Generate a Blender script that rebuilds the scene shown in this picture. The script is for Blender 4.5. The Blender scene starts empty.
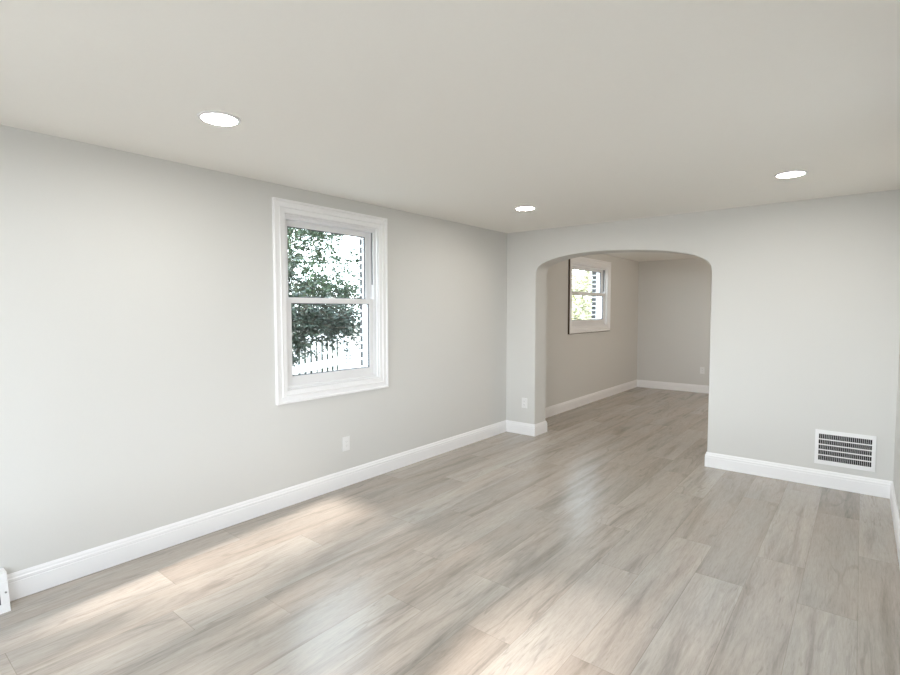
import bpy, bmesh, math, random
from mathutils import Vector, Matrix

# ------------------------------------------------------------------ camera, world, sun, exposure
SC = bpy.context.scene
COL = SC.collection
W, H, T, YF, YB = 3.638, 2.44, 0.274, -5.90, 4.722     # room width, height, partition, front wall, far wall
FPX, YAW, PITCH, ROLL = 510.2, 0.6792, 0.0538, -0.001
cam_d = bpy.data.cameras.new('camera')
cam = bpy.data.objects.new('camera', cam_d)
COL.objects.link(cam)
cam_d.sensor_width = 36.0
cam_d.lens = FPX / 900.0 * 36.0
cam_d.clip_start = 0.02
cy_, sy_ = math.cos(YAW), math.sin(YAW)
fwd = Vector((-sy_ * math.cos(PITCH), cy_ * math.cos(PITCH), -math.sin(PITCH)))
rgt = Vector((cy_, sy_, 0))
up = rgt.cross(fwd)
r2 = rgt * math.cos(ROLL) + up * math.sin(ROLL)
u2 = up * math.cos(ROLL) - rgt * math.sin(ROLL)
M = Matrix((r2, u2, -fwd)).transposed().to_4x4()
M.translation = Vector((3.4032, -5.3257, 1.5063))
cam.matrix_world = M
SC.camera = cam

WORLD_STRENGTH = 9.6
SUN_STRENGTH = 6.8
world = bpy.data.worlds.new('sky')
SC.world = world
world.use_nodes = True
nt = world.node_tree
nt.nodes.clear()
wo = nt.nodes.new('ShaderNodeOutputWorld')
bg = nt.nodes.new('ShaderNodeBackground')
tc = nt.nodes.new('ShaderNodeTexCoord')
sx = nt.nodes.new('ShaderNodeSeparateXYZ')
rp = nt.nodes.new('ShaderNodeValToRGB')
rp.color_ramp.elements[0].position = 0.0
rp.color_ramp.elements[0].color = (0.88, 0.945, 1.0, 1)
rp.color_ramp.elements[1].position = 0.8
rp.color_ramp.elements[1].color = (0.34, 0.41, 0.51, 1)
nt.links.new(tc.outputs['Generated'], sx.inputs[0])
nt.links.new(sx.outputs['Z'], rp.inputs[0])
nt.links.new(rp.outputs[0], bg.inputs['Color'])
bg.inputs['Strength'].default_value = WORLD_STRENGTH
nt.links.new(bg.outputs[0], wo.inputs['Surface'])

sun_d = bpy.data.lights.new('sun', 'SUN')
sun_d.energy = SUN_STRENGTH
sun_d.color = (1.0, 0.90, 0.82)
sun_d.angle = math.radians(2.5)
sun = bpy.data.objects.new('sun', sun_d)
COL.objects.link(sun)
SUN_DIR = Vector((-0.12, 1.0, -0.68)).normalized()
sun.rotation_euler = SUN_DIR.to_track_quat('-Z', 'Y').to_euler()

def portal(name, loc, rot, sx_, sy__):
    d = bpy.data.lights.new(name, 'AREA')
    d.shape = 'RECTANGLE'
    d.size, d.size_y = sx_, sy__
    d.cycles.is_portal = True
    o = bpy.data.objects.new(name, d)
    o.location = loc
    o.rotation_euler = rot
    COL.objects.link(o)

# front window openings (behind the camera): x0, x1, z0, z1
FRONT_WIN = [(0.50, 1.20, 0.50, 2.25), (1.32, 2.22, 0.50, 2.25), (2.32, 3.42, 0.50, 2.25)]
for (a, b, c, d) in FRONT_WIN:
    portal('front_window_portal', ((a + b) / 2, YF - 0.13, (c + d) / 2), (math.radians(90), 0, 0), b - a, d - c)

# unseen opening added in the right wall to brighten the left wall: y0, y1, z0, z1
SIDE_FILL_OPENING = (-2.75, -2.25, 0.75, 2.05)
portal('side_fill_portal', (W + 0.1, -2.5, 1.40), (0, math.radians(90), 0), 1.30, 0.50)
# warm light of the far room, beyond the right edge of the arch
kd = bpy.data.lights.new('far_room_lamp', 'AREA')
kd.shape = 'RECTANGLE'; kd.size, kd.size_y = 1.2, 0.8
kd.energy = 26.0
kd.color = (1.0, 0.84, 0.68)
kl = bpy.data.objects.new('far_room_lamp', kd)
kl.location = (W - 0.06, 2.6, 1.75)
kl.rotation_euler = (0, math.radians(75), 0)
COL.objects.link(kl)

SC.view_settings.view_transform = 'Standard'
SC.view_settings.look = 'None'
SC.view_settings.gamma = 1.0
SC.view_settings.exposure = 0.44
SC.view_settings.use_curve_mapping = False
SC.cycles.max_bounces = 16
SC.cycles.diffuse_bounces = 10
SC.cycles.sample_clamp_indirect = 8.0

# ------------------------------------------------------------------ materials
def srgb(r, g, b):
    f = lambda c: (c / 255 / 12.92) if c / 255 <= 0.04045 else ((c / 255 + 0.055) / 1.055) ** 2.4
    return (f(r), f(g), f(b), 1)

def new_mat(name):
    m = bpy.data.materials.new(name)
    m.use_nodes = True
    return m, m.node_tree, m.node_tree.nodes['Principled BSDF']

def simple(name, col, rough=0.5, spec=0.5, metallic=0.0, noise=0.0, nscale=40.0, bump=0.0):
    m, t, p = new_mat(name)
    p.inputs['Roughness'].default_value = rough
    p.inputs['Specular IOR Level'].default_value = spec
    p.inputs['Metallic'].default_value = metallic
    tcn = t.nodes.new('ShaderNodeTexCoord')
    nz = t.nodes.new('ShaderNodeTexNoise')
    nz.inputs['Scale'].default_value = nscale
    nz.inputs['Detail'].default_value = 3
    t.links.new(tcn.outputs['Object'], nz.inputs['Vector'])
    mx = t.nodes.new('ShaderNodeMix')
    mx.data_type = 'RGBA'
    mx.inputs['A'].default_value = [c * (1 - noise) for c in col[:3]] + [1]
    mx.inputs['B'].default_value = [min(1, c * (1 + noise)) for c in col[:3]] + [1]
    t.links.new(nz.outputs['Fac'], mx.inputs['Factor'])
    t.links.new(mx.outputs['Result'], p.inputs['Base Color'])
    if bump:
        bp = t.nodes.new('ShaderNodeBump')
        bp.inputs['Strength'].default_value = bump
        bp.inputs['Distance'].default_value = 0.002
        t.links.new(nz.outputs['Fac'], bp.inputs['Height'])
        t.links.new(bp.outputs[0], p.inputs['Normal'])
    return m

M_WALL = simple('greige_wall_paint', (0.668, 0.665, 0.646), 0.7, 0.25, noise=0.01, nscale=90, bump=0.06)
M_CEIL = simple('ceiling_paint', (0.855, 0.838, 0.80), 0.85, 0.15, noise=0.01, nscale=60, bump=0.06)
M_TRIM = simple('white_semigloss_trim', (0.88, 0.88, 0.89), 0.35, 0.45, noise=0.004)
M_VINYL = simple('white_vinyl', (0.80, 0.80, 0.81), 0.4, 0.45, noise=0.004)
M_PLATE = simple('white_plastic', (0.82, 0.82, 0.82), 0.35, 0.5, noise=0.004)
M_METAL = simple('white_enamel_metal', (0.86, 0.86, 0.87), 0.35, 0.5, noise=0.004)
M_DARK = simple('dark_duct', (0.012, 0.012, 0.016), 0.8, 0.2, noise=0.2)
M_SLOT = simple('grey_slot', (0.20, 0.20, 0.21), 0.7, 0.2, noise=0.05)
M_SLOT2 = simple('light_grey_slot', (0.48, 0.48, 0.48), 0.7, 0.2, noise=0.05)
M_GASKET = simple('grey_glazing_gasket', (0.10, 0.10, 0.11), 0.7, 0.2, noise=0.05)
M_BROWN = simple('casing_shade_brown', (0.10, 0.075, 0.055), 0.8, 0.2, noise=0.2)
M_FENCE = simple('white_vinyl_fence', (0.82, 0.82, 0.82), 0.4, 0.4, noise=0.01)
M_BARK = simple('bark', (0.10, 0.08, 0.06), 0.9, 0.2, noise=0.3, nscale=20, bump=0.5)
M_GROUND = simple('dry_lawn', (0.23, 0.215, 0.185), 0.9, 0.1, noise=0.4, nscale=6)
M_SCREW = simple('grey_screw', (0.35, 0.35, 0.35), 0.4, 0.5, metallic=0.8)

def leaf_mat(name, a, b):
    m, t, p = new_mat(name)
    p.inputs['Roughness'].default_value = 0.55
    tcn = t.nodes.new('ShaderNodeTexCoord')
    nz = t.nodes.new('ShaderNodeTexNoise')
    nz.inputs['Scale'].default_value = 9
    nz.inputs['Detail'].default_value = 2
    rpn = t.nodes.new('ShaderNodeValToRGB')
    rpn.color_ramp.elements[0].position = 0.35
    rpn.color_ramp.elements[0].color = (*a, 1)
    rpn.color_ramp.elements[1].position = 0.65
    rpn.color_ramp.elements[1].color = (*b, 1)
    t.links.new(tcn.outputs['Object'], nz.inputs['Vector'])
    t.links.new(nz.outputs['Fac'], rpn.inputs[0])
    t.links.new(rpn.outputs[0], p.inputs['Base Color'])
    return m
M_LEAF = leaf_mat('dark_green_leaves', (0.026, 0.040, 0.030), (0.052, 0.078, 0.052))
M_LEAF2 = leaf_mat('light_green_leaves', (0.040, 0.068, 0.045), (0.085, 0.135, 0.070))
M_LEAF3 = leaf_mat('pale_yellow_green_leaves', (0.48, 0.47, 0.33), (0.76, 0.75, 0.58))

def glass_mat():
    m = bpy.data.materials.new('window_glass')
    m.use_nodes = True
    t = m.node_tree
    t.nodes.clear()
    out = t.nodes.new('ShaderNodeOutputMaterial')
    tr = t.nodes.new('ShaderNodeBsdfTransparent')
    tr.inputs['Color'].default_value = (0.90, 0.93, 0.92, 1)
    gl = t.nodes.new('ShaderNodeBsdfGlossy')
    gl.inputs['Roughness'].default_value = 0.02
    lw = t.nodes.new('ShaderNodeLayerWeight')
    pw = t.nodes.new('ShaderNodeMath'); pw.operation = 'POWER'; pw.inputs[1].default_value = 5.0
    fr = t.nodes.new('ShaderNodeMath'); fr.operation = 'MULTIPLY_ADD'
    fr.inputs[1].default_value = 0.9; fr.inputs[2].default_value = 0.035
    t.links.new(lw.outputs['Facing'], pw.inputs[0])
    t.links.new(pw.outputs[0], fr.inputs[0])
    mx = t.nodes.new('ShaderNodeMixShader')
    t.links.new(fr.outputs[0], mx.inputs[0])
    t.links.new(tr.outputs[0], mx.inputs[1])
    t.links.new(gl.outputs[0], mx.inputs[2])
    t.links.new(mx.outputs[0], out.inputs['Surface'])
    return m
M_GLASS = glass_mat()

def emit_mat(name, col, s):
    m, t, p = new_mat(name)
    p.inputs['Base Color'].default_value = (0.8, 0.8, 0.8, 1)
    p.inputs['Emission Color'].default_value = col
    p.inputs['Emission Strength'].default_value = s
    return m
M_LED = emit_mat('led_diffuser', (1.0, 0.95, 0.87, 1), 95.0)

def brick_mat():
    m, t, p = new_mat('grey_brick')
    p.inputs['Roughness'].default_value = 0.85
    N, L = t.nodes.new, t.links.new
    tcn = N('ShaderNodeTexCoord')
    s = N('ShaderNodeSeparateXYZ')
    L(tcn.outputs['Object'], s.inputs[0])
    ad = N('ShaderNodeMath'); ad.operation = 'ADD'
    L(s.outputs['X'], ad.inputs[0]); L(s.outputs['Y'], ad.inputs[1])
    cb = N('ShaderNodeCombineXYZ')
    ph = N('ShaderNodeMath'); ph.operation = 'ADD'; ph.inputs[1].default_value = 2.422
    L(ad.outputs[0], ph.inputs[0]); L(ph.outputs[0], cb.inputs['X']); L(s.outputs['Z'], cb.inputs['Y'])
    bk = N('ShaderNodeTexBrick')
    bk.inputs['Scale'].default_value = 1.0
    bk.inputs['Brick Width'].default_value = 0.212
    bk.inputs['Row Height'].default_value = 0.075
    bk.inputs['Mortar Size'].default_value = 0.011
    bk.inputs['Color1'].default_value = (0.05, 0.048, 0.052, 1)
    bk.inputs['Color2'].default_value = (0.085, 0.08, 0.08, 1)
    bk.inputs['Mortar'].default_value = (0.75, 0.75, 0.75, 1)
    L(cb.outputs[0], bk.inputs['Vector'])
    L(bk.outputs['Color'], p.inputs['Base Color'])
    return m
M_BRICK = brick_mat()

def floor_mat():
    m, t, p = new_mat('grey_oak_vinyl_plank')
    N, L = t.nodes.new, t.links.new
    uv = N('ShaderNodeUVMap'); uv.uv_map = 'plank'          # u: metres across, v: metres along the plank (offset per plank)
    at = N('ShaderNodeVertexColor'); at.layer_name = 'plank_tone'
    sep = N('ShaderNodeSeparateColor')
    L(at.outputs['Color'], sep.inputs[0])
    def noise(sx_, sy__, det, dist, rough=0.55):
        mp = N('ShaderNodeMapping')
        mp.inputs['Scale'].default_value = (sx_, sy__, 1)
        L(uv.outputs[0], mp.inputs[0])
        n = N('ShaderNodeTexNoise')
        n.inputs['Scale'].default_value = 1.0
        n.inputs['Detail'].default_value = det
        n.inputs['Roughness'].default_value = rough
        n.inputs['Distortion'].default_value = dist
        L(mp.outputs[0], n.inputs['Vector'])
        return n
    def ramp(src, stops):
        r = N('ShaderNodeValToRGB')
        while len(r.color_ramp.elements) < len(stops):
            r.color_ramp.elements.new(0.5)
        for e, (pos, c) in zip(r.color_ramp.elements, stops):
            e.position = pos
            e.color = (c, c, c, 1) if not isinstance(c, tuple) else (*c, 1)
        L(src, r.inputs[0])
        return r
    def mixc(mode, f, a, b):
        x = N('ShaderNodeMix'); x.data_type = 'RGBA'; x.blend_type = mode
        if hasattr(f, 'is_output') or not isinstance(f, (int, float)):
            L(f, x.inputs['Factor'])
        else:
            x.inputs['Factor'].default_value = f
        for nm, v in (('A', a), ('B', b)):
            if isinstance(v, tuple):
                x.inputs[nm].default_value = (*v, 1)
            else:
                L(v, x.inputs[nm])
        return x.outputs['Result']
    base = ramp(sep.outputs['Red'], [(0.0, (0.375, 0.332, 0.292)), (0.5, (0.450, 0.405, 0.362)), (1.0, (0.530, 0.484, 0.440))]).outputs[0]
    # wide soft figure along the board
    fig = ramp(noise(7.5, 0.60, 5, 1.1, 0.6).outputs['Fac'], [(0.30, 0.70), (0.47, 0.96), (0.70, 1.08)]).outputs[0]
    c = mixc('MULTIPLY', 1.0, base, fig)
    # cathedral / dark vein streaks
    vein = ramp(noise(17, 1.9, 6, 3.0, 0.75).outputs['Fac'], [(0.27, 0.55), (0.40, 0.93), (0.6, 1.0)]).outputs[0]
    c = mixc('MULTIPLY', 0.75, c, vein)
    # thin growth-ring lines that close into cathedral arches
    rg = noise(5.5, 0.75, 3, 1.2, 0.5)
    sn = N('ShaderNodeMath'); sn.operation = 'MULTIPLY'; sn.inputs[1].default_value = 34.0
    L(rg.outputs['Fac'], sn.inputs[0])
    sw = N('ShaderNodeMath'); sw.operation = 'SINE'
    L(sn.outputs[0], sw.inputs[0])
    rings = ramp(sw.outputs[0], [(0.0, 1.0), (0.80, 1.0), (1.0, 0.80)]).outputs[0]
    msk = ramp(noise(4, 0.9, 2, 0.3).outputs['Fac'], [(0.46, 0.0), (0.62, 0.85)]).outputs[0]
    c = mixc('MULTIPLY', msk, c, rings)
    # drifting tint, brown to cool grey
    tint = ramp(noise(3.0, 0.8, 2, 0.4).outputs['Fac'], [(0.35, (1.02, 0.99, 0.965)), (0.65, (0.98, 1.0, 1.0))]).outputs[0]
    c = mixc('MULTIPLY', 1.0, c, tint)
    # fine pores
    pore = ramp(noise(120, 9, 4, 0.6, 0.75).outputs['Fac'], [(0.3, 0.80), (0.55, 1.0), (0.8, 1.07)]).outputs[0]
    c = mixc('MULTIPLY', 0.8, c, pore)
    # seam lines between boards (blue channel of the tone layer is unused; seams are separate faces: green = seam)
    c = mixc('MIX', sep.outputs['Green'], c, (0.20, 0.18, 0.155))
    L(c, p.inputs['Base Color'])
    p.inputs['Roughness'].default_value = 0.27
    p.inputs['Specular IOR Level'].default_value = 0.5
    bp = N('ShaderNodeBump')
    bp.inputs['Strength'].default_value = 0.08
    bp.inputs['Distance'].default_value = 0.001
    L(noise(120, 6, 3, 0.2, 0.7).outputs['Fac'], bp.inputs['Height'])
    L(bp.outputs[0], p.inputs['Normal'])
    return m
M_FLOOR = floor_mat()

# ------------------------------------------------------------------ mesh helpers
def add_box(bm, lo, hi):
    vs = [bm.verts.new((x, y, z)) for x in (lo[0], hi[0]) for y in (lo[1], hi[1]) for z in (lo[2], hi[2])]
    for f in ((0, 1, 3, 2), (4, 6, 7, 5), (0, 4, 5, 1), (2, 3, 7, 6), (0, 2, 6, 4), (1, 5, 7, 3)):
        bm.faces.new([vs[i] for i in f])

def add_cyl(bm, c, r, h, axis=2, seg=24):
    """closed cylinder from c, height h along the axis"""
    rings = []
    for k in (0, h):
        ring = []
        for i in range(seg):
            a = 2 * math.pi * i / seg
            q = [r * math.cos(a), r * math.sin(a)]
            q.insert(axis, k)
            ring.append(bm.verts.new(Vector(c) + Vector(q)))
        rings.append(ring)
    bm.faces.new(rings[0][::-1]); bm.faces.new(rings[1])
    for i in range(seg):
        j = (i + 1) % seg
        bm.faces.new((rings[0][i], rings[0][j], rings[1][j], rings[1][i]))

def link(name, bm, mat, parent=None, bevel=0.0, loc=None, smooth=False, fix=True):
    if fix:
        bmesh.ops.recalc_face_normals(bm, faces=bm.faces[:])
    me = bpy.data.meshes.new(name)
    if loc is not None:
        bmesh.ops.translate(bm, verts=bm.verts[:], vec=-Vector(loc))
    bm.to_mesh(me); bm.free()
    me.materials.append(mat)
    o = bpy.data.objects.new(name, me)
    COL.objects.link(o)
    if loc is not None:
        o.location = loc
    if parent is not None:
        o.parent = parent
    if smooth:
        for f in me.polygons:
            f.use_smooth = True
    if bevel:
        b = o.modifiers.new('edge', 'BEVEL')
        b.width = bevel; b.segments = 2; b.limit_method = 'ANGLE'; b.angle_limit = math.radians(40)
    return o

def structure(name, bm, mat, **k):
    o = link(name, bm, mat, **k)
    if o.parent is None:
        o['kind'] = 'structure'
    return o

def empty(name, loc=(0, 0, 0), rz=0.0):
    o = bpy.data.objects.new(name, None)
    o.empty_display_size = 0.1
    o.location = loc
    o.rotation_euler = (0, 0, rz)
    COL.objects.link(o)
    return o

def thing(name, label, cat, loc=(0, 0, 0), rz=0.0, group=None):
    o = empty(name, loc, rz)
    o['label'] = label; o['category'] = cat
    if group:
        o['group'] = group
    return o

def slab_with_holes(bm, axis, p0, p1, u0, u1, v0, v1, holes):
    """wall slab normal to axis (0 or 1) between p0 and p1; u = other horizontal axis, v = z; holes (ua,ub,va,vb)"""
    us = sorted({u0, u1, *[h[0] for h in holes], *[h[1] for h in holes]})
    vs = sorted({v0, v1, *[h[2] for h in holes], *[h[3] for h in holes]})
    cache = {}
    def V(p, u, v):
        k = (p, u, v)
        if k not in cache:
            cache[k] = bm.verts.new((p, u, v) if axis == 0 else (u, p, v))
        return cache[k]
    def solid(i, j):
        if i < 0 or j < 0 or i >= len(us) - 1 or j >= len(vs) - 1:
            return False
        uc, vc = (us[i] + us[i + 1]) / 2, (vs[j] + vs[j + 1]) / 2
        return not any(h[0] < uc < h[1] and h[2] < vc < h[3] for h in holes)
    for i in range(len(us) - 1):
        for j in range(len(vs) - 1):
            if not solid(i, j):
                continue
            a, b, c, d = us[i], us[i + 1], vs[j], vs[j + 1]
            for p in (p0, p1):
                bm.faces.new((V(p, a, c), V(p, b, c), V(p, b, d), V(p, a, d)))
            for (di, dj, e) in ((-1, 0, ((a, c), (a, d))), (1, 0, ((b, c), (b, d))), (0, -1, ((a, c), (b, c))), (0, 1, ((a, d), (b, d)))):
                if not solid(i + di, j + dj):
                    (ua, va), (ub, vb) = e
                    bm.faces.new((V(p0, ua, va), V(p0, ub, vb), V(p1, ub, vb), V(p1, ua, va)))

BB = [(0.0, 0.0), (0.016, 0.0), (0.016, 0.094), (0.0135, 0.0955), (0.0135, 0.0985), (0.0155, 0.101), (0.0150, 0.113),
      (0.0105, 0.118), (0.0095, 0.128), (0.006, 0.136), (0.004, 0.140), (0.0, 0.140)]
def sweep(bm, path, profile, side, i0, i1):
    """profile (offset from the wall, z) along a plan path with mitred corners; side +1: offsets to the left of travel"""
    n = len(path)
    P = [Vector(p) for p in path]
    nor = []
    for i in range(n - 1):
        d = (P[i + 1] - P[i]).normalized()
        nor.append(Vector((-d.y, d.x)) * side)
    rows = []
    for i in range(i0, i1 + 1):
        if i == 0: m = nor[0]
        elif i == n - 1: m = nor[-1]
        else:
            m = nor[i - 1] + nor[i]
            m = m / m.dot(nor[i])
        rows.append([bm.verts.new((P[i].x + m.x * o, P[i].y + m.y * o, z)) for (o, z) in profile])
    k = len(profile)
    for i in range(i1 - i0):
        for j in range(k):
            jj = (j + 1) % k
            bm.faces.new((rows[i][j], rows[i + 1][j], rows[i + 1][jj], rows[i][jj]))
    bm.faces.new(rows[0]); bm.faces.new(rows[-1][::-1])

def picture_frame(bm, X, y0, y1, z0, z1, profile):
    """mitred casing on the wall plane x = X; profile (inset from the outer edge, height off the wall)"""
    corners = [(y0, z0, 1, 1), (y1, z0, -1, 1), (y1, z1, -1, -1), (y0, z1, 1, -1)]
    rows = [[bm.verts.new((X + h, y + sy * s, z + sz * s)) for (s, h) in profile] for (y, z, sy, sz) in corners]
    k = len(profile)
    for i in range(4):
        for j in range(k):
            jj = (j + 1) % k
            bm.faces.new((rows[i][j], rows[(i + 1) % 4][j], rows[(i + 1) % 4][jj], rows[i][jj]))

def rect_ring(bm, x0, x1, y0, y1, z0, z1, l, r, b, t):
    """rectangular frame in the yz plane, x0..x1 thick; widths of left / right / bottom / top members"""
    add_box(bm, (x0, y0, z0), (x1, y0 + l, z1))
    add_box(bm, (x0, y1 - r, z0), (x1, y1, z1))
    add_box(bm, (x0, y0 + l, z0), (x1, y1 - r, z0 + b))
    add_box(bm, (x0, y0 + l, z1 - t), (x1, y1 - r, z1))

# ------------------------------------------------------------------ room shell
W1 = dict(y0=-3.193, y1=-2.040, z0=0.795, z1=2.335)      # casing outlines
W2 = dict(y0=1.690, y1=3.265, z0=1.150, z1=2.320)
CW = 0.100                                               # casing width
def opening(w, m):
    return (w['y0'] + CW - m, w['y1'] - CW + m, w['z0'] + CW - m, w['z1'] - CW + m)

bm = bmesh.new()
slab_with_holes(bm, 0, -0.12, 0.0, YF - 0.25, YB + 0.25, -0.12, H + 0.1, [opening(W1, -0.002), opening(W2, -0.002)])
structure('wall_left', bm, M_WALL)
bm = bmesh.new()
slab_with_holes(bm, 0, -0.270, -0.150, YF - 0.25, YB + 0.25, -0.6, H + 0.3, [opening(W1, 0.018), opening(W2, -0.012)])
structure('wall_left_exterior', bm, M_BRICK)
bm = bmesh.new(); slab_with_holes(bm, 0, W, W + 0.15, YF - 0.25, YB + 0.25, -0.12, H + 0.1, [SIDE_FILL_OPENING]); structure('wall_right', bm, M_WALL)
bm = bmesh.new(); add_box(bm, (0, YB, -0.12), (W, YB + 0.2, H + 0.1)); structure('wall_far', bm, M_WALL)
bm = bmesh.new(); slab_with_holes(bm, 1, YF - 0.2, YF, 0, W, -0.12, H + 0.1, FRONT_WIN); structure('wall_front', bm, M_WALL)
bm = bmesh.new(); add_box(bm, (-0.3, YF - 0.3, H), (W + 0.2, YB + 0.3, H + 0.2)); structure('ceiling', bm, M_CEIL)

# partition with the hand-shaped arch
A0, A1 = 0.400, 2.284
arch_pts = [(A0, 0.0), (A0, 1.90), (0.404, 1.955), (0.424, 2.000), (0.482, 2.042), (0.584, 2.078), (0.710, 2.106), (0.845, 2.124),
            (1.05, 2.137), (1.25, 2.139), (1.45, 2.131), (1.63, 2.117), (1.81, 2.097), (1.99, 2.068), (2.120, 2.032),
            (2.204, 1.992), (2.250, 1.955), (2.276, 1.910), (A1, 1.85), (A1, 0.0)]
def smooth_chain(pts, sub=4):
    out = [pts[0], pts[1]]
    for i in range(1, len(pts) - 2):
        p0, p1, p2, p3 = [Vector(pts[k]) for k in (i - 1, i, i + 1, i + 2)]
        if i == 1: p0 = p1 - (p2 - p1) * 1.0
        if i == len(pts) - 3: p3 = p2 + (p2 - p1) * 1.0
        for s in range(1, sub + 1):
            t = s / sub
            q = 0.5 * ((2 * p1) + (p2 - p0) * t + (2 * p0 - 5 * p1 + 4 * p2 - p3) * t * t + (3 * p1 - p0 - 3 * p2 + p3) * t ** 3)
            out.append((q.x, q.y))
    out.append(pts[-1])
    return out
AP = smooth_chain(arch_pts)
poly = [(0.0, 0.0)] + AP + [(W, 0.0), (W, H), (0.0, H)]
bm = bmesh.new()
fr_ = [bm.verts.new((x, 0.0, z)) for (x, z) in poly]
bk_ = [bm.verts.new((x, T, z)) for (x, z) in poly]
bm.faces.new(fr_); bm.faces.new(bk_[::-1])
for i in range(len(poly)):
    j = (i + 1) % len(poly)
    bm.faces.new((fr_[i], fr_[j], bk_[j], bk_[i]))
bm.edges.ensure_lookup_table()
n_ap = len(AP)
sel = []
for ring in (fr_, bk_):
    for i in range(1, n_ap):
        e = bm.edges.get((ring[i], ring[i + 1]))
        sel.append(e)
bmesh.ops.recalc_face_normals(bm, faces=bm.faces[:])
bmesh.ops.bevel(bm, geom=sel, offset=0.007, segments=3, affect='EDGES', profile=0.5)
structure('wall_back', bm, M_WALL)

# floor: one object of individual boards, tone and grain phase stored per board
def build_floor():
    rnd = random.Random(11)
    bm = bmesh.new()
    uvl = bm.loops.layers.uv.new('plank')
    cl = bm.loops.layers.float_color.new('plank_tone')
    PW, PL, G = 0.2432, 1.52, 0.0011
    joints = {1: -4.15, 2: -3.35, 3: -2.75, 4: -2.39, 5: -3.03, 6: -3.485, 7: -3.03, 8: -3.43, 9: -2.454, 10: -1.80, 11: -2.22, 12: -1.777, 13: -2.224, 14: -1.385}
    tones = {(6, -3.485): 0.35}
    def face(x0, x1, y0, y1, tone, seam, off):
        vs = [bm.verts.new(p) for p in ((x0, y0, 0), (x1, y0, 0), (x1, y1, 0), (x0, y1, 0))]
        f = bm.faces.new(vs)
        for l in f.loops:
            x, y = l.vert.co.x, l.vert.co.y
            l[uvl].uv = (x + off[0], y + off[1])
            l[cl] = (tone, seam, 0, 1)
    for n in range(-1, 16):
        x0, x1 = 0.030 + PW * n, 0.030 + PW * (n + 1)
        x0c, x1c = max(x0, -0.05), min(x1, W + 0.05)
        if x1c <= x0c: continue
        jy = joints.get(n, rnd.uniform(-4, -2.5))
        y = jy - PL * math.ceil((jy - (YF - 0.1)) / PL)
        while y < YB + 0.1:
            y1 = y + PL
            ya, yb = max(y, YF - 0.1), min(y1, YB + 0.1)
            if yb > ya:
                tone = min(1, max(0, rnd.gauss(0.5, 0.17)))
                off = (rnd.uniform(0, 50), rnd.uniform(0, 50))
                face(x0c + G, x1c - G, ya + G, yb - G, tone, 0, off)
                face(x1c - G, x1c + G, ya, yb, 0, 0.17, off)
                face(x0c + G, x1c - G, yb - G, yb + G, 0, 0.38, off)
            y = y1
    # the slab under the boards
    add_box(bm, (-0.05, YF - 0.1, -0.12), (W + 0.05, YB + 0.1, -0.0015))
    o = structure('floor', bm, M_FLOOR, fix=False)
    return o
build_floor()

# baseboards
BASE_PATH = [(0, -4.772), (0, 0), (A0, 0), (A0, T), (0, T), (0, YB), (W, YB), (W, T), (A1, T), (A1, 0), (W, 0), (W, YF), (0, YF), (0, -5.12)]
for name, i0, i1 in (('left', 0, 1), ('pier', 1, 4), ('far_left', 4, 5), ('far', 5, 6), ('far_right', 6, 7), ('back', 7, 10), ('right', 10, 11), ('front', 11, 13)):
    bm = bmesh.new(); sweep(bm, BASE_PATH, BB, -1, i0, i1); structure('baseboard_' + name, bm, M_TRIM)

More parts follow.
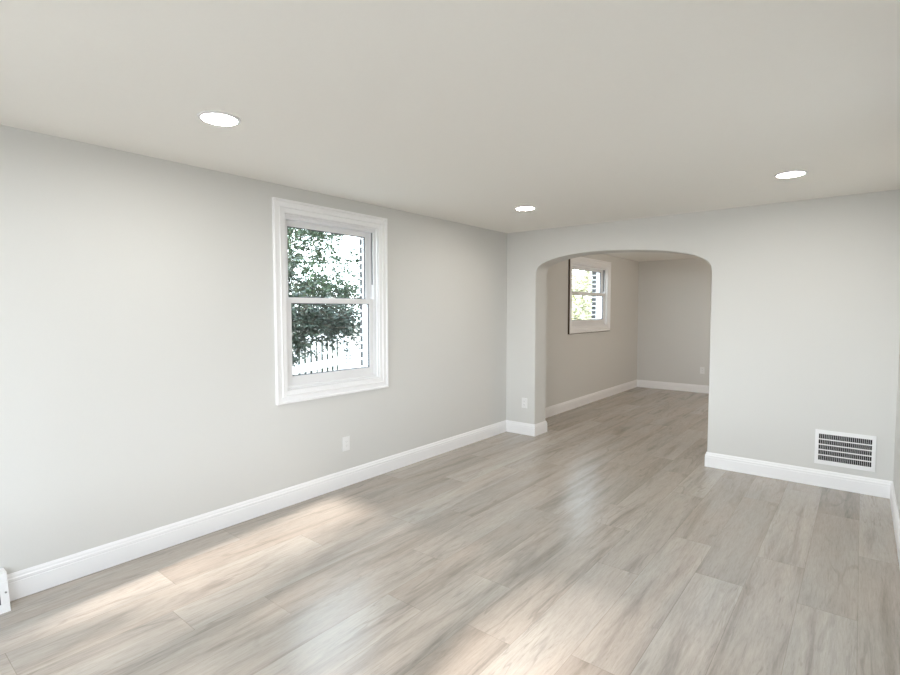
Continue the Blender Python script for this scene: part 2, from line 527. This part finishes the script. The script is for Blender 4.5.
# ------------------------------------------------------------------ windows
CASING = [(0.0, 0.0), (0.0, 0.022), (0.003, 0.025), (0.014, 0.025), (0.018, 0.021), (0.021, 0.0145), (0.050, 0.0140), (0.053, 0.020),
          (0.057, 0.021), (0.061, 0.0175), (0.064, 0.0110), (0.090, 0.0110), (0.096, 0.011), (0.100, 0.006), (0.100, 0.0)]
def window(n, w, rail):
    y0, y1, z0, z1 = w['y0'], w['y1'], w['z0'], w['z1']
    root = empty('window_%d' % n, (0, (y0 + y1) / 2, z0))
    root['kind'] = 'structure'
    L = root.location
    def part(name, bm, mat, parent=root, **k):
        o = link(name, bm, mat, **k)
        o.parent = parent
        pl = Vector((0, 0, 0)) if parent is root else -Vector((0, 0, 0))
        o.location = -Vector(L) if parent is root else (0, 0, 0)
        return o
    bm = bmesh.new(); picture_frame(bm, 0.0, y0, y1, z0, z1, CASING); part('casing', bm, M_TRIM)
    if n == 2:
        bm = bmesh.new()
        add_box(bm, (0.0, y0 - 0.012, z0 - 0.006), (0.024, y0, z1)); add_box(bm, (0.0, y0, z0 - 0.008), (0.020, y1, z0))  # brown strips paint in the shade along the left and bottom casing edges
        e = part('casing_shade_strip', bm, M_BROWN); e['label'] = 'dark strip painted as shade along the outer edge of the casing'
    a, b, c, d = y0 + CW, y1 - CW, z0 + CW, z1 - CW         # jamb opening
    bm = bmesh.new(); rect_ring(bm, -0.150, 0.0, a - 0.0, b + 0.0, c, d, 0.008, 0.008, 0.008, 0.008); part('jamb', bm, M_TRIM)
    a += 0.008; b -= 0.008; c += 0.008; d -= 0.008
    # vinyl frame with its tracks
    bm = bmesh.new(); rect_ring(bm, -0.190, -0.022, a, b, c, d, 0.014, 0.014, 0.020, 0.026)
    for (p, s) in ((a + 0.014, 1), (b - 0.014, -1)):
        for xx in (-0.030, -0.072, -0.112):
            add_box(bm, (xx - 0.006, min(p, p + s * 0.010), c + 0.02), (xx + 0.004, max(p, p + s * 0.010), d - 0.026))
    fr = part('window_frame', bm, M_VINYL, bevel=0.0012)
    bm = bmesh.new()
    add_box(bm, (-0.062, b - 0.0165, (d + rail) / 2 - 0.17), (-0.042, b - 0.0135, d - 0.028))
    add_box(bm, (-0.062, a + 0.0135, (d + rail) / 2 - 0.17), (-0.042, a + 0.0165, d - 0.028))
    part('balance_track', bm, M_SLOT)
    ia, ib = a + 0.016, b - 0.016
    # lower sash (room side) and upper sash (outside)
    def sash(name, xa, xb, za, zb, bot, top, st):
        bm = bmesh.new(); rect_ring(bm, xa, xb, ia, ib, za, zb, st, st, bot, top)
        # glazing bead
        xm = (xa + xb) / 2
        s = part(name, bm, M_VINYL, bevel=0.002)
        bm = bmesh.new(); rect_ring(bm, xm - 0.006, xm + 0.006, ia + st, ib - st, za + bot, zb - top, 0.006, 0.006, 0.006, 0.006)
        g = part('glazing_bead', bm, M_GASKET, parent=s)
        bm = bmesh.new(); add_box(bm, (xm - 0.002, ia + st, za + bot), (xm + 0.002, ib - st, zb - top)); part('glass', bm, M_GLASS, parent=s)
        return s
    sash('lower_sash', -0.066, -0.036, c + 0.020, rail + 0.022, 0.068, 0.044, 0.050)
    sash('upper_sash', -0.108, -0.078, rail - 0.022, d - 0.026, 0.044, 0.044, 0.054)
    bm = bmesh.new()
    ym = (y0 + y1) / 2
    add_box(bm, (-0.060, ym - 0.028, rail + 0.022), (-0.042, ym + 0.028, rail + 0.028))
    add_cyl(bm, (-0.051, ym, rail + 0.028), 0.009, 0.006, 2, 16)
    part('sash_lock', bm, M_VINYL)
    return root
window(1, W1, 1.583)
window(2, W2, 1.765)

# ------------------------------------------------------------------ ceiling lights
def recessed_light(x, y, label):
    t = thing('recessed_light', label, 'ceiling light', (x, y, H), group='recessed ceiling lights')
    bm = bmesh.new()
    seg = 48
    prof = [(0.080, 0.0), (0.080, -0.004), (0.082, -0.008), (0.090, -0.007), (0.097, -0.003), (0.098, 0.0)]
    rows = [[bm.verts.new((r * math.cos(2 * math.pi * i / seg), r * math.sin(2 * math.pi * i / seg), z)) for (r, z) in prof] for i in range(seg)]
    for i in range(seg):
        for j in range(len(prof)):
            jj = (j + 1) % len(prof)
            bm.faces.new((rows[i][j], rows[(i + 1) % seg][j], rows[(i + 1) % seg][jj], rows[i][jj]))
    link('trim_ring', bm, M_METAL, t, smooth=True)
    bm = bmesh.new(); add_cyl(bm, (0, 0, -0.006), 0.0795, 0.0055, 2, 48); link('diffuser', bm, M_LED, t)
    return t
recessed_light(0.935, -4.055, 'round lit ceiling downlight nearest the left wall and left of the window')
recessed_light(0.965, -1.205, 'small round lit ceiling downlight above the left end of the arched opening')
recessed_light(2.988, -1.075, 'round lit ceiling downlight right of the arch, before the wall with the air vent')

# ------------------------------------------------------------------ wall plates
def outlet(name, label, loc, rz, kind):
    t = thing(name, label, 'outlet', loc, rz, 'wall outlets')   # local: plate in the xz plane, facing -y
    w, h = 0.076, 0.122
    bm = bmesh.new(); add_box(bm, (-w / 2, -0.007, -h / 2), (w / 2, -0.0002, h / 2)); link('cover_plate', bm, M_PLATE, t, bevel=0.003)
    if kind == 'rocker':
        bm = bmesh.new(); add_box(bm, (-0.0165, -0.0095, -0.0335), (0.0165, -0.006, 0.0335)); r = link('receptacle', bm, M_PLATE, t, bevel=0.001)
        bm = bmesh.new()
        for zc in (-0.017, 0.017):
            add_box(bm, (-0.0075, -0.0098, zc - 0.002), (-0.0055, -0.009, zc + 0.007)); add_box(bm, (0.0055, -0.0098, zc - 0.002), (0.0075, -0.009, zc + 0.006))
            add_cyl(bm, (0, -0.0098, zc - 0.008), 0.0024, 0.0008, 1, 10)
        link('socket_slot', bm, M_SLOT2, r)
    else:
        for zc in (-0.0195, 0.0195):
            bm = bmesh.new(); add_cyl(bm, (0, -0.0095, zc), 0.0165, 0.0035, 1, 24); r = link('receptacle', bm, M_PLATE, t, bevel=0.001)
            bm = bmesh.new()
            add_box(bm, (-0.0080, -0.0099, zc - 0.001), (-0.0055, -0.009, zc + 0.008)); add_box(bm, (0.0055, -0.0099, zc - 0.001), (0.0080, -0.009, zc + 0.007))
            add_cyl(bm, (0, -0.0099, zc - 0.007), 0.0028, 0.0009, 1, 10)
            link('socket_slot', bm, M_SLOT, r)
    for zc in ((-0.048, 0.048) if kind == 'rocker' else (0.0,)):
        bm = bmesh.new(); add_cyl(bm, (0, -0.0085, zc), 0.003, 0.002, 1, 12); link('screw', bm, M_PLATE, t)
    return t
outlet('wall_outlet', 'white wall outlet plate low on the left wall under the big window', (0, -2.531, 0.366), math.radians(90), 'rocker')
outlet('wall_outlet', 'white duplex outlet on the narrow wall left of the arched opening', (0.262, 0, 0.383), 0.0, 'duplex')
outlet('wall_outlet', 'white duplex outlet on the far room back wall seen through the arch', (1.178, YB, 0.408), 0.0, 'duplex')

# ------------------------------------------------------------------ return air grille on the back wall
def vent():
    x0, x1, z0, z1 = 3.124, 3.526, 0.194, 0.487
    t = thing('air_vent', 'white return air vent grille low on the wall right of the arch', 'vent', ((x0 + x1) / 2, 0, z0))
    X, Z = (x0 + x1) / 2, z0
    w, h, ml, mz = (x1 - x0) / 2, z1 - z0, 0.026, 0.034
    bm = bmesh.new()
    add_box(bm, (-w, -0.012, 0), (-w + ml, -0.0005, h)); add_box(bm, (w - ml, -0.012, 0), (w, -0.0005, h))
    add_box(bm, (-w + ml, -0.012, 0), (w - ml, -0.0005, mz)); add_box(bm, (-w + ml, -0.012, h - mz), (w - ml, -0.0005, h))
    link('frame', bm, M_METAL, t, bevel=0.002)
    oh = h - 2 * mz
    for k in range(1, 5):
        zc = mz + oh * k / 5
        bm = bmesh.new(); add_box(bm, (-w + ml, -0.0115, zc - 0.0040), (w - ml, -0.001, zc + 0.0040)); link('crossbar', bm, M_METAL, t)
    bm = bmesh.new()
    n = 28
    for k in range(1, n):
        xc = -w + ml + (2 * w - 2 * ml) * k / n
        add_box(bm, (xc - 0.0011, -0.0100, mz), (xc + 0.0011, -0.0065, h - mz))
    link('fins', bm, M_METAL, t)
    bm = bmesh.new(); add_box(bm, (-w + ml - 0.002, -0.0030, mz - 0.002), (w - ml + 0.002, -0.0006, h - mz + 0.002)); link('duct_opening', bm, M_DARK, t)
    for s in (-1, 1):
        bm = bmesh.new(); add_cyl(bm, (s * (w - ml / 2), -0.0135, h / 2), 0.004, 0.003, 1, 12); link('screw', bm, M_METAL, t)
vent()

# ------------------------------------------------------------------ floor-level baseboard register at the left edge
def register():
    ye, yl = -4.778, -5.10
    t = thing('baseboard_register', 'white sloped heat register standing on the floor at the left wall', 'vent', (0, (ye + yl) / 2, 0))
    hw = (ye - yl) / 2
    # side profile in x (from the wall), z
    prof = [(0.0, 0.0), (0.122, 0.0), (0.122, 0.012), (0.066, 0.180), (0.058, 0.186), (0.0, 0.186)]
    bm = bmesh.new()
    # shell: back strip, top, and the sloped face as a frame round the louvre opening
    def xs(z): return 0.122 + (0.066 - 0.122) * (z - 0.012) / (0.180 - 0.012)
    def slab(ya, yb, za, zb, th=0.003):
        v = [bm.verts.new(p) for p in ((xs(za), ya, za), (xs(za), yb, za), (xs(zb), yb, zb), (xs(zb), ya, zb),
                                        (xs(za) - th, ya, za), (xs(za) - th, yb, za), (xs(zb) - th, yb, zb), (xs(zb) - th, ya, zb))]
        for f in ((0, 1, 2, 3), (7, 6, 5, 4), (0, 4, 5, 1), (1, 5, 6, 2), (2, 6, 7, 3), (3, 7, 4, 0)):
            bm.faces.new([v[i] for i in f])
    slab(-hw, hw, 0.0, 0.040); slab(-hw, hw, 0.140, 0.180); slab(hw - 0.034, hw, 0.040, 0.140); slab(-hw, -hw + 0.045, 0.040, 0.140)
    add_box(bm, (0.0, -hw, 0.177), (0.067, hw, 0.183))
    link('cover', bm, M_METAL, t, bevel=0.0015)
    for s in (-1, 1):
        bm = bmesh.new()
        yy = s * (hw - 0.012)
        ring = []
        for q in (yy - 0.001, yy + 0.001):
            ring.append([bm.verts.new((x, q, z)) for (x, z) in ((0.001, 0.001), (0.117, 0.001), (0.062, 0.176), (0.001, 0.176))])
        bm.faces.new(ring[0]); bm.faces.new(ring[1][::-1])
        for i in range(4):
            j = (i + 1) % 4
            bm.faces.new((ring[0][i], ring[0][j], ring[1][j], ring[1][i]))
        link('end_cap', bm, M_METAL, t)
    bm = bmesh.new()
    k = -hw + 0.05
    while k < hw - 0.036:
        slab(k, k + 0.004, 0.040, 0.140, 0.002)
        k += 0.010
    link('louvers', bm, M_METAL, t)
    bm = bmesh.new()
    add_box(bm, (0.002, -hw + 0.02, 0.003), (0.055, hw - 0.02, 0.150)); link('duct_opening', bm, M_DARK, t)
    bm = bmesh.new(); add_cyl(bm, (xs(0.09) - 0.002, hw - 0.011, 0.09), 0.0045, 0.004, 0, 14); s = link('screw', bm, M_SCREW, t)
    s['label'] = 'grey screw on the register face'
register()

# ------------------------------------------------------------------ outside
GZ = -0.75
bm = bmesh.new(); add_box(bm, (-60, -60, GZ - 0.2), (60, 60, GZ)); structure('ground_outside', bm, M_GROUND)

def leaf(bm, p, d, s, roll):
    d = d.normalized()
    side = d.cross(Vector((0, 0, 1)))
    if side.length < 1e-3: side = Vector((1, 0, 0))
    side.normalize()
    side = Matrix.Rotation(roll, 3, d) @ side
    nrm = d.cross(side)
    w = s * 0.30
    pts = [p, p + d * s * 0.35 + side * w - nrm * s * 0.06, p + d * s * 0.75 + side * w * 0.75 - nrm * s * 0.08, p + d * s - nrm * s * 0.16,
           p + d * s * 0.75 - side * w * 0.75 - nrm * s * 0.08, p + d * s * 0.35 - side * w - nrm * s * 0.06]
    vs = [bm.verts.new(q) for q in pts]
    bm.faces.new((vs[0], vs[1], vs[2], vs[3])); bm.faces.new((vs[0], vs[3], vs[4], vs[5]))

def tube(bm, pts, r0, r1, seg=7):
    n = len(pts)
    rows = []
    for i, p in enumerate(pts):
        p = Vector(p)
        d = (Vector(pts[min(i + 1, n - 1)]) - Vector(pts[max(i - 1, 0)])).normalized()
        a = d.cross(Vector((0.3, 0.2, 1))).normalized(); b = d.cross(a)
        r = r0 + (r1 - r0) * i / (n - 1)
        rows.append([bm.verts.new(p + a * r * math.cos(2 * math.pi * k / seg) + b * r * math.sin(2 * math.pi * k / seg)) for k in range(seg)])
    for i in range(n - 1):
        for k in range(seg):
            kk = (k + 1) % seg
            bm.faces.new((rows[i][k], rows[i][kk], rows[i + 1][kk], rows[i + 1][k]))
    bm.faces.new(rows[0][::-1]); bm.faces.new(rows[-1])

def tree(label, base_xy, blobs, mat, lsize, seed, trunk_h=2.5, trunk_r=0.11, boxy=False, name='leafy_tree', cat='tree'):
    """blobs: (x, y, z, rx, ry, rz, leaves); a limb runs from the trunk into every blob, leaves sit on short twigs"""
    rnd = random.Random(seed)
    t = thing(name, label, cat, (base_xy[0], base_xy[1], GZ))
    O = Vector(t.location)
    wood = bmesh.new()
    top = Vector((base_xy[0], base_xy[1], GZ + trunk_h)) - O
    tube(wood, [(0, 0, -0.05), (0.02, 0.03, trunk_h * 0.4), (-0.02, 0.02, trunk_h * 0.75), tuple(top)], trunk_r, trunk_r * 0.6, 10)
    fol = bmesh.new()
    limbs = []
    twig_faces = []
    for (x, y, z, rx, ry, rz, n) in blobs:
        c = Vector((x, y, z)) - O
        s = Vector((0, 0, min(trunk_h * 0.95, max(trunk_h * 0.5, c.z - 0.4))))
        mid = (s + c) / 2 + Vector((0, 0, 0.18))
        br = bmesh.new()
        tube(br, [tuple(s), tuple(mid), tuple(c)], 0.035, 0.010)
        limbs.append(br)
        left = n
        while left > 0:
            v = Vector((rnd.gauss(0, 0.5), rnd.gauss(0, 0.5), rnd.gauss(0, 0.5))) if not boxy else Vector((rnd.uniform(-1, 1), rnd.uniform(-1, 1), rnd.uniform(-1, 1)))
            tip = c + Vector((v.x * rx, v.y * ry, v.z * rz))
            d = Vector((tip - c)); d.z = d.z * 0.4 - 0.05
            if d.length < 0.01: d = Vector((1, 0, 0))
            d.normalize()
            tw = rnd.uniform(0.12, 0.28)
            nf = len(fol.faces)
            tube(fol, [tuple(tip - d * tw), tuple(tip)], 0.004, 0.002, 4)
            twig_faces.extend(range(nf, len(fol.faces)))
            m = rnd.randint(7, 12)
            for k in range(m):
                q = tip - d * tw * rnd.random() + Vector((rnd.gauss(0, .015), rnd.gauss(0, .015), rnd.gauss(0, .015)))
                ld = d + Vector((rnd.gauss(0, .7), rnd.gauss(0, .7), rnd.gauss(-.25, .5)))
                leaf(fol, q, ld, lsize * rnd.uniform(0.7, 1.25), rnd.uniform(-0.9, 0.9))
            left -= m
    link('trunk', wood, M_BARK, t)
    for br in limbs:
        link('branch', br, M_BARK, t)
    fo = link('foliage', fol, mat, t, fix=False)
    fo.data.materials.append(M_BARK)
    for i in twig_faces:
        fo.data.polygons[i].material_index = 1
    return t

# white picket fence with a lattice gate end
def fence():
    ang = math.radians(112.55)
    t = thing('picket_fence', 'white picket fence with lattice panel outside the big window', 'fence', (-4.95, 0.373, GZ), ang)
    z0 = -GZ
    bm = bmesh.new(); add_box(bm, (-2.2, -0.03, z0 + 0.30), (1.78, 0.02, z0 + 0.455)); link('rail', bm, M_FENCE, t, bevel=0.004)
    bm = bmesh.new(); add_box(bm, (-2.2, -0.03, z0 - 0.42), (1.78, 0.02, z0 - 0.29)); link('rail', bm, M_FENCE, t, bevel=0.004)
    bm = bmesh.new(); add_box(bm, (-2.2, -0.03, z0 + 0.90), (1.78, 0.02, z0 + 1.0)); link('rail', bm, M_FENCE, t, bevel=0.004)
    k = -2.2
    while k < 1.70:
        bm = bmesh.new(); add_box(bm, (k, -0.006, z0 - 0.5), (k + 0.112, 0.006, z0 + 0.93)); link('picket', bm, M_FENCE, t)
        k += 0.212
    for k in (-2.25, 1.76):
        bm = bmesh.new(); add_box(bm, (k - 0.05, -0.05, -0.02), (k + 0.05, 0.05, z0 + 1.04)); link('post', bm, M_FENCE, t, bevel=0.004)
    # lattice panel, square to the pickets
    bm = bmesh.new()
    X, a, b, za, zb = 1.80, -1.3, -0.05, z0 + 0.28, z0 + 0.92
    add_box(bm, (X - 0.02, a, zb - 0.05), (X + 0.02, b, zb)); add_box(bm, (X - 0.02, a, za), (X + 0.02, b, za + 0.04))
    p = 0.078
    q = b
    while q > a:
        add_box(bm, (X - 0.005, q - 0.042, za), (X, q, zb)); q -= p
    q = za
    while q < zb - 0.05:
        add_box(bm, (X, a, q), (X + 0.005, b, q + 0.042)); q += p
    link('lattice', bm, M_FENCE, t)
    bm = bmesh.new(); add_box(bm, (X - 0.015, a, z0 - 0.45), (X + 0.015, b, z0 + 0.27)); link('panel', bm, M_FENCE, t)
fence()

tree('dark green leafy tree hanging over the white fence outside the big window', (-3.0, -1.95),
     [(-3.3, -0.9, 1.40, 0.40, 0.45, 0.36, 1300), (-3.3, -0.45, 1.32, 0.40, 0.5, 0.36, 2000), (-3.5, 0.05, 1.32, 0.4, 0.5, 0.34, 2000), (-3.7, 0.5, 1.36, 0.4, 0.45, 0.32, 1500),
      (-3.2, -0.8, 0.95, 0.3, 0.3, 0.35, 420), (-3.9, 0.7, 1.15, 0.3, 0.3, 0.2, 220), (-3.2, -0.95, 1.9, 0.3, 0.35, 0.5, 420)],
     M_LEAF, 0.062, 3)
tree('lighter green tree standing behind the fence outside the big window', (-7.6, 0.9),
     [(-6.6, 1.7, 1.95, 0.6, 0.7, 0.5, 2600), (-6.8, 2.5, 2.0, 0.6, 0.8, 0.5, 2600), (-7.0, 3.3, 1.9, 0.6, 0.7, 0.42, 1900), (-6.6, 1.4, 2.6, 0.5, 0.6, 0.6, 1200),
      (-6.8, 2.3, 3.4, 0.7, 0.8, 0.42, 2600), (-6.8, 1.5, 3.2, 0.6, 0.6, 0.5, 1100), (-7.0, 3.3, 2.7, 0.6, 0.8, 0.6, 800), (-6.8, 2.3, 2.8, 0.6, 0.7, 0.5, 900), (-6.9, 2.2, 1.4, 0.8, 0.9, 0.4, 900)],
     M_LEAF2, 0.068, 5, trunk_h=3.2)
tree('pale yellow green tree outside the small far window', (-5.0, 12.5),
     [(-3.6, 9.6, 1.3, 0.6, 0.9, 0.6, 1300), (-3.7, 10.6, 1.4, 0.6, 0.9, 0.7, 1300), (-3.6, 9.6, 2.2, 0.6, 0.9, 0.7, 900), (-3.7, 10.7, 2.4, 0.6, 0.9, 0.7, 900), (-4.2, 11.3, 1.7, 0.7, 1.0, 0.8, 900)],
     M_LEAF3, 0.12, 9, trunk_h=2.6)

tree('dark hedge growing behind the white picket fence', (-6.75, 1.9),
     [(-6.15, 0.3, 0.1, 0.25, 0.6, 0.85, 1300), (-6.45, 1.2, 0.1, 0.25, 0.6, 0.85, 1300), (-6.85, 2.1, 0.1, 0.25, 0.6, 0.85, 1300), (-7.2, 3.0, 0.1, 0.25, 0.6, 0.85, 1300), (-7.5, 3.9, 0.15, 0.25, 0.6, 0.9, 1300)],
     M_LEAF, 0.10, 21, trunk_h=0.6, trunk_r=0.04, boxy=True, name='hedge', cat='hedge')

# street tree before the house front: the sun reaches the floor only through the gaps in its crown
def shade_tree():
    rnd = random.Random(4)
    t = thing('shade_tree', 'broad shade tree before the house front behind the camera', 'tree', (5.6, -10.1, GZ))
    O = Vector(t.location)
    bm = bmesh.new(); tube(bm, [(0, 0, -0.1), (0.05, 0, 2.0), (-0.1, 0.05, 4.0), (-0.3, 0, 6.0)], 0.2, 0.1, 10); link('trunk', bm, M_BARK, t)
    for (x, z) in ((-3.2, 5.2), (-5.6, 4.6), (1.2, 5.4), (-2.4, 6.4)):
        bm = bmesh.new(); tube(bm, [(-0.1, 0, 3.6), (x * 0.5, 0.1, z * 0.8 + 1.0), (x, 0, z + 0.75)], 0.07, 0.02); link('branch', bm, M_BARK, t)
    fol = bmesh.new()
    def gap(x, z):
        a = abs(x - (1.12 + 0.06 * (z - 4.0))) / 0.34
        if 3.7 < z < 5.6 and a < 1.0: return 0.97
        if ((x - 3.1) / 0.36) ** 2 + ((z - 4.3) / 0.40) ** 2 < 1: return 0.95
        if ((x - 2.75) / 0.2) ** 2 + ((z - 4.9) / 0.25) ** 2 < 1: return 0.5
        return 0.0
    n = 0
    while n < 6600:
        x, z = rnd.uniform(-1.5, 6.5), rnd.uniform(3.1, 6.3)
        n += 1
        if rnd.random() < gap(x, z): continue
        p = Vector((x, -9.9 + rnd.uniform(-0.35, 0.35), z)) - O
        leaf(fol, p, Vector((rnd.gauss(0, 1), rnd.gauss(0, 0.4), rnd.gauss(-0.3, 0.7))), rnd.uniform(0.12, 0.22), rnd.uniform(-0.8, 0.8))
    link('foliage', fol, M_LEAF2, t, fix=False)
shade_tree()
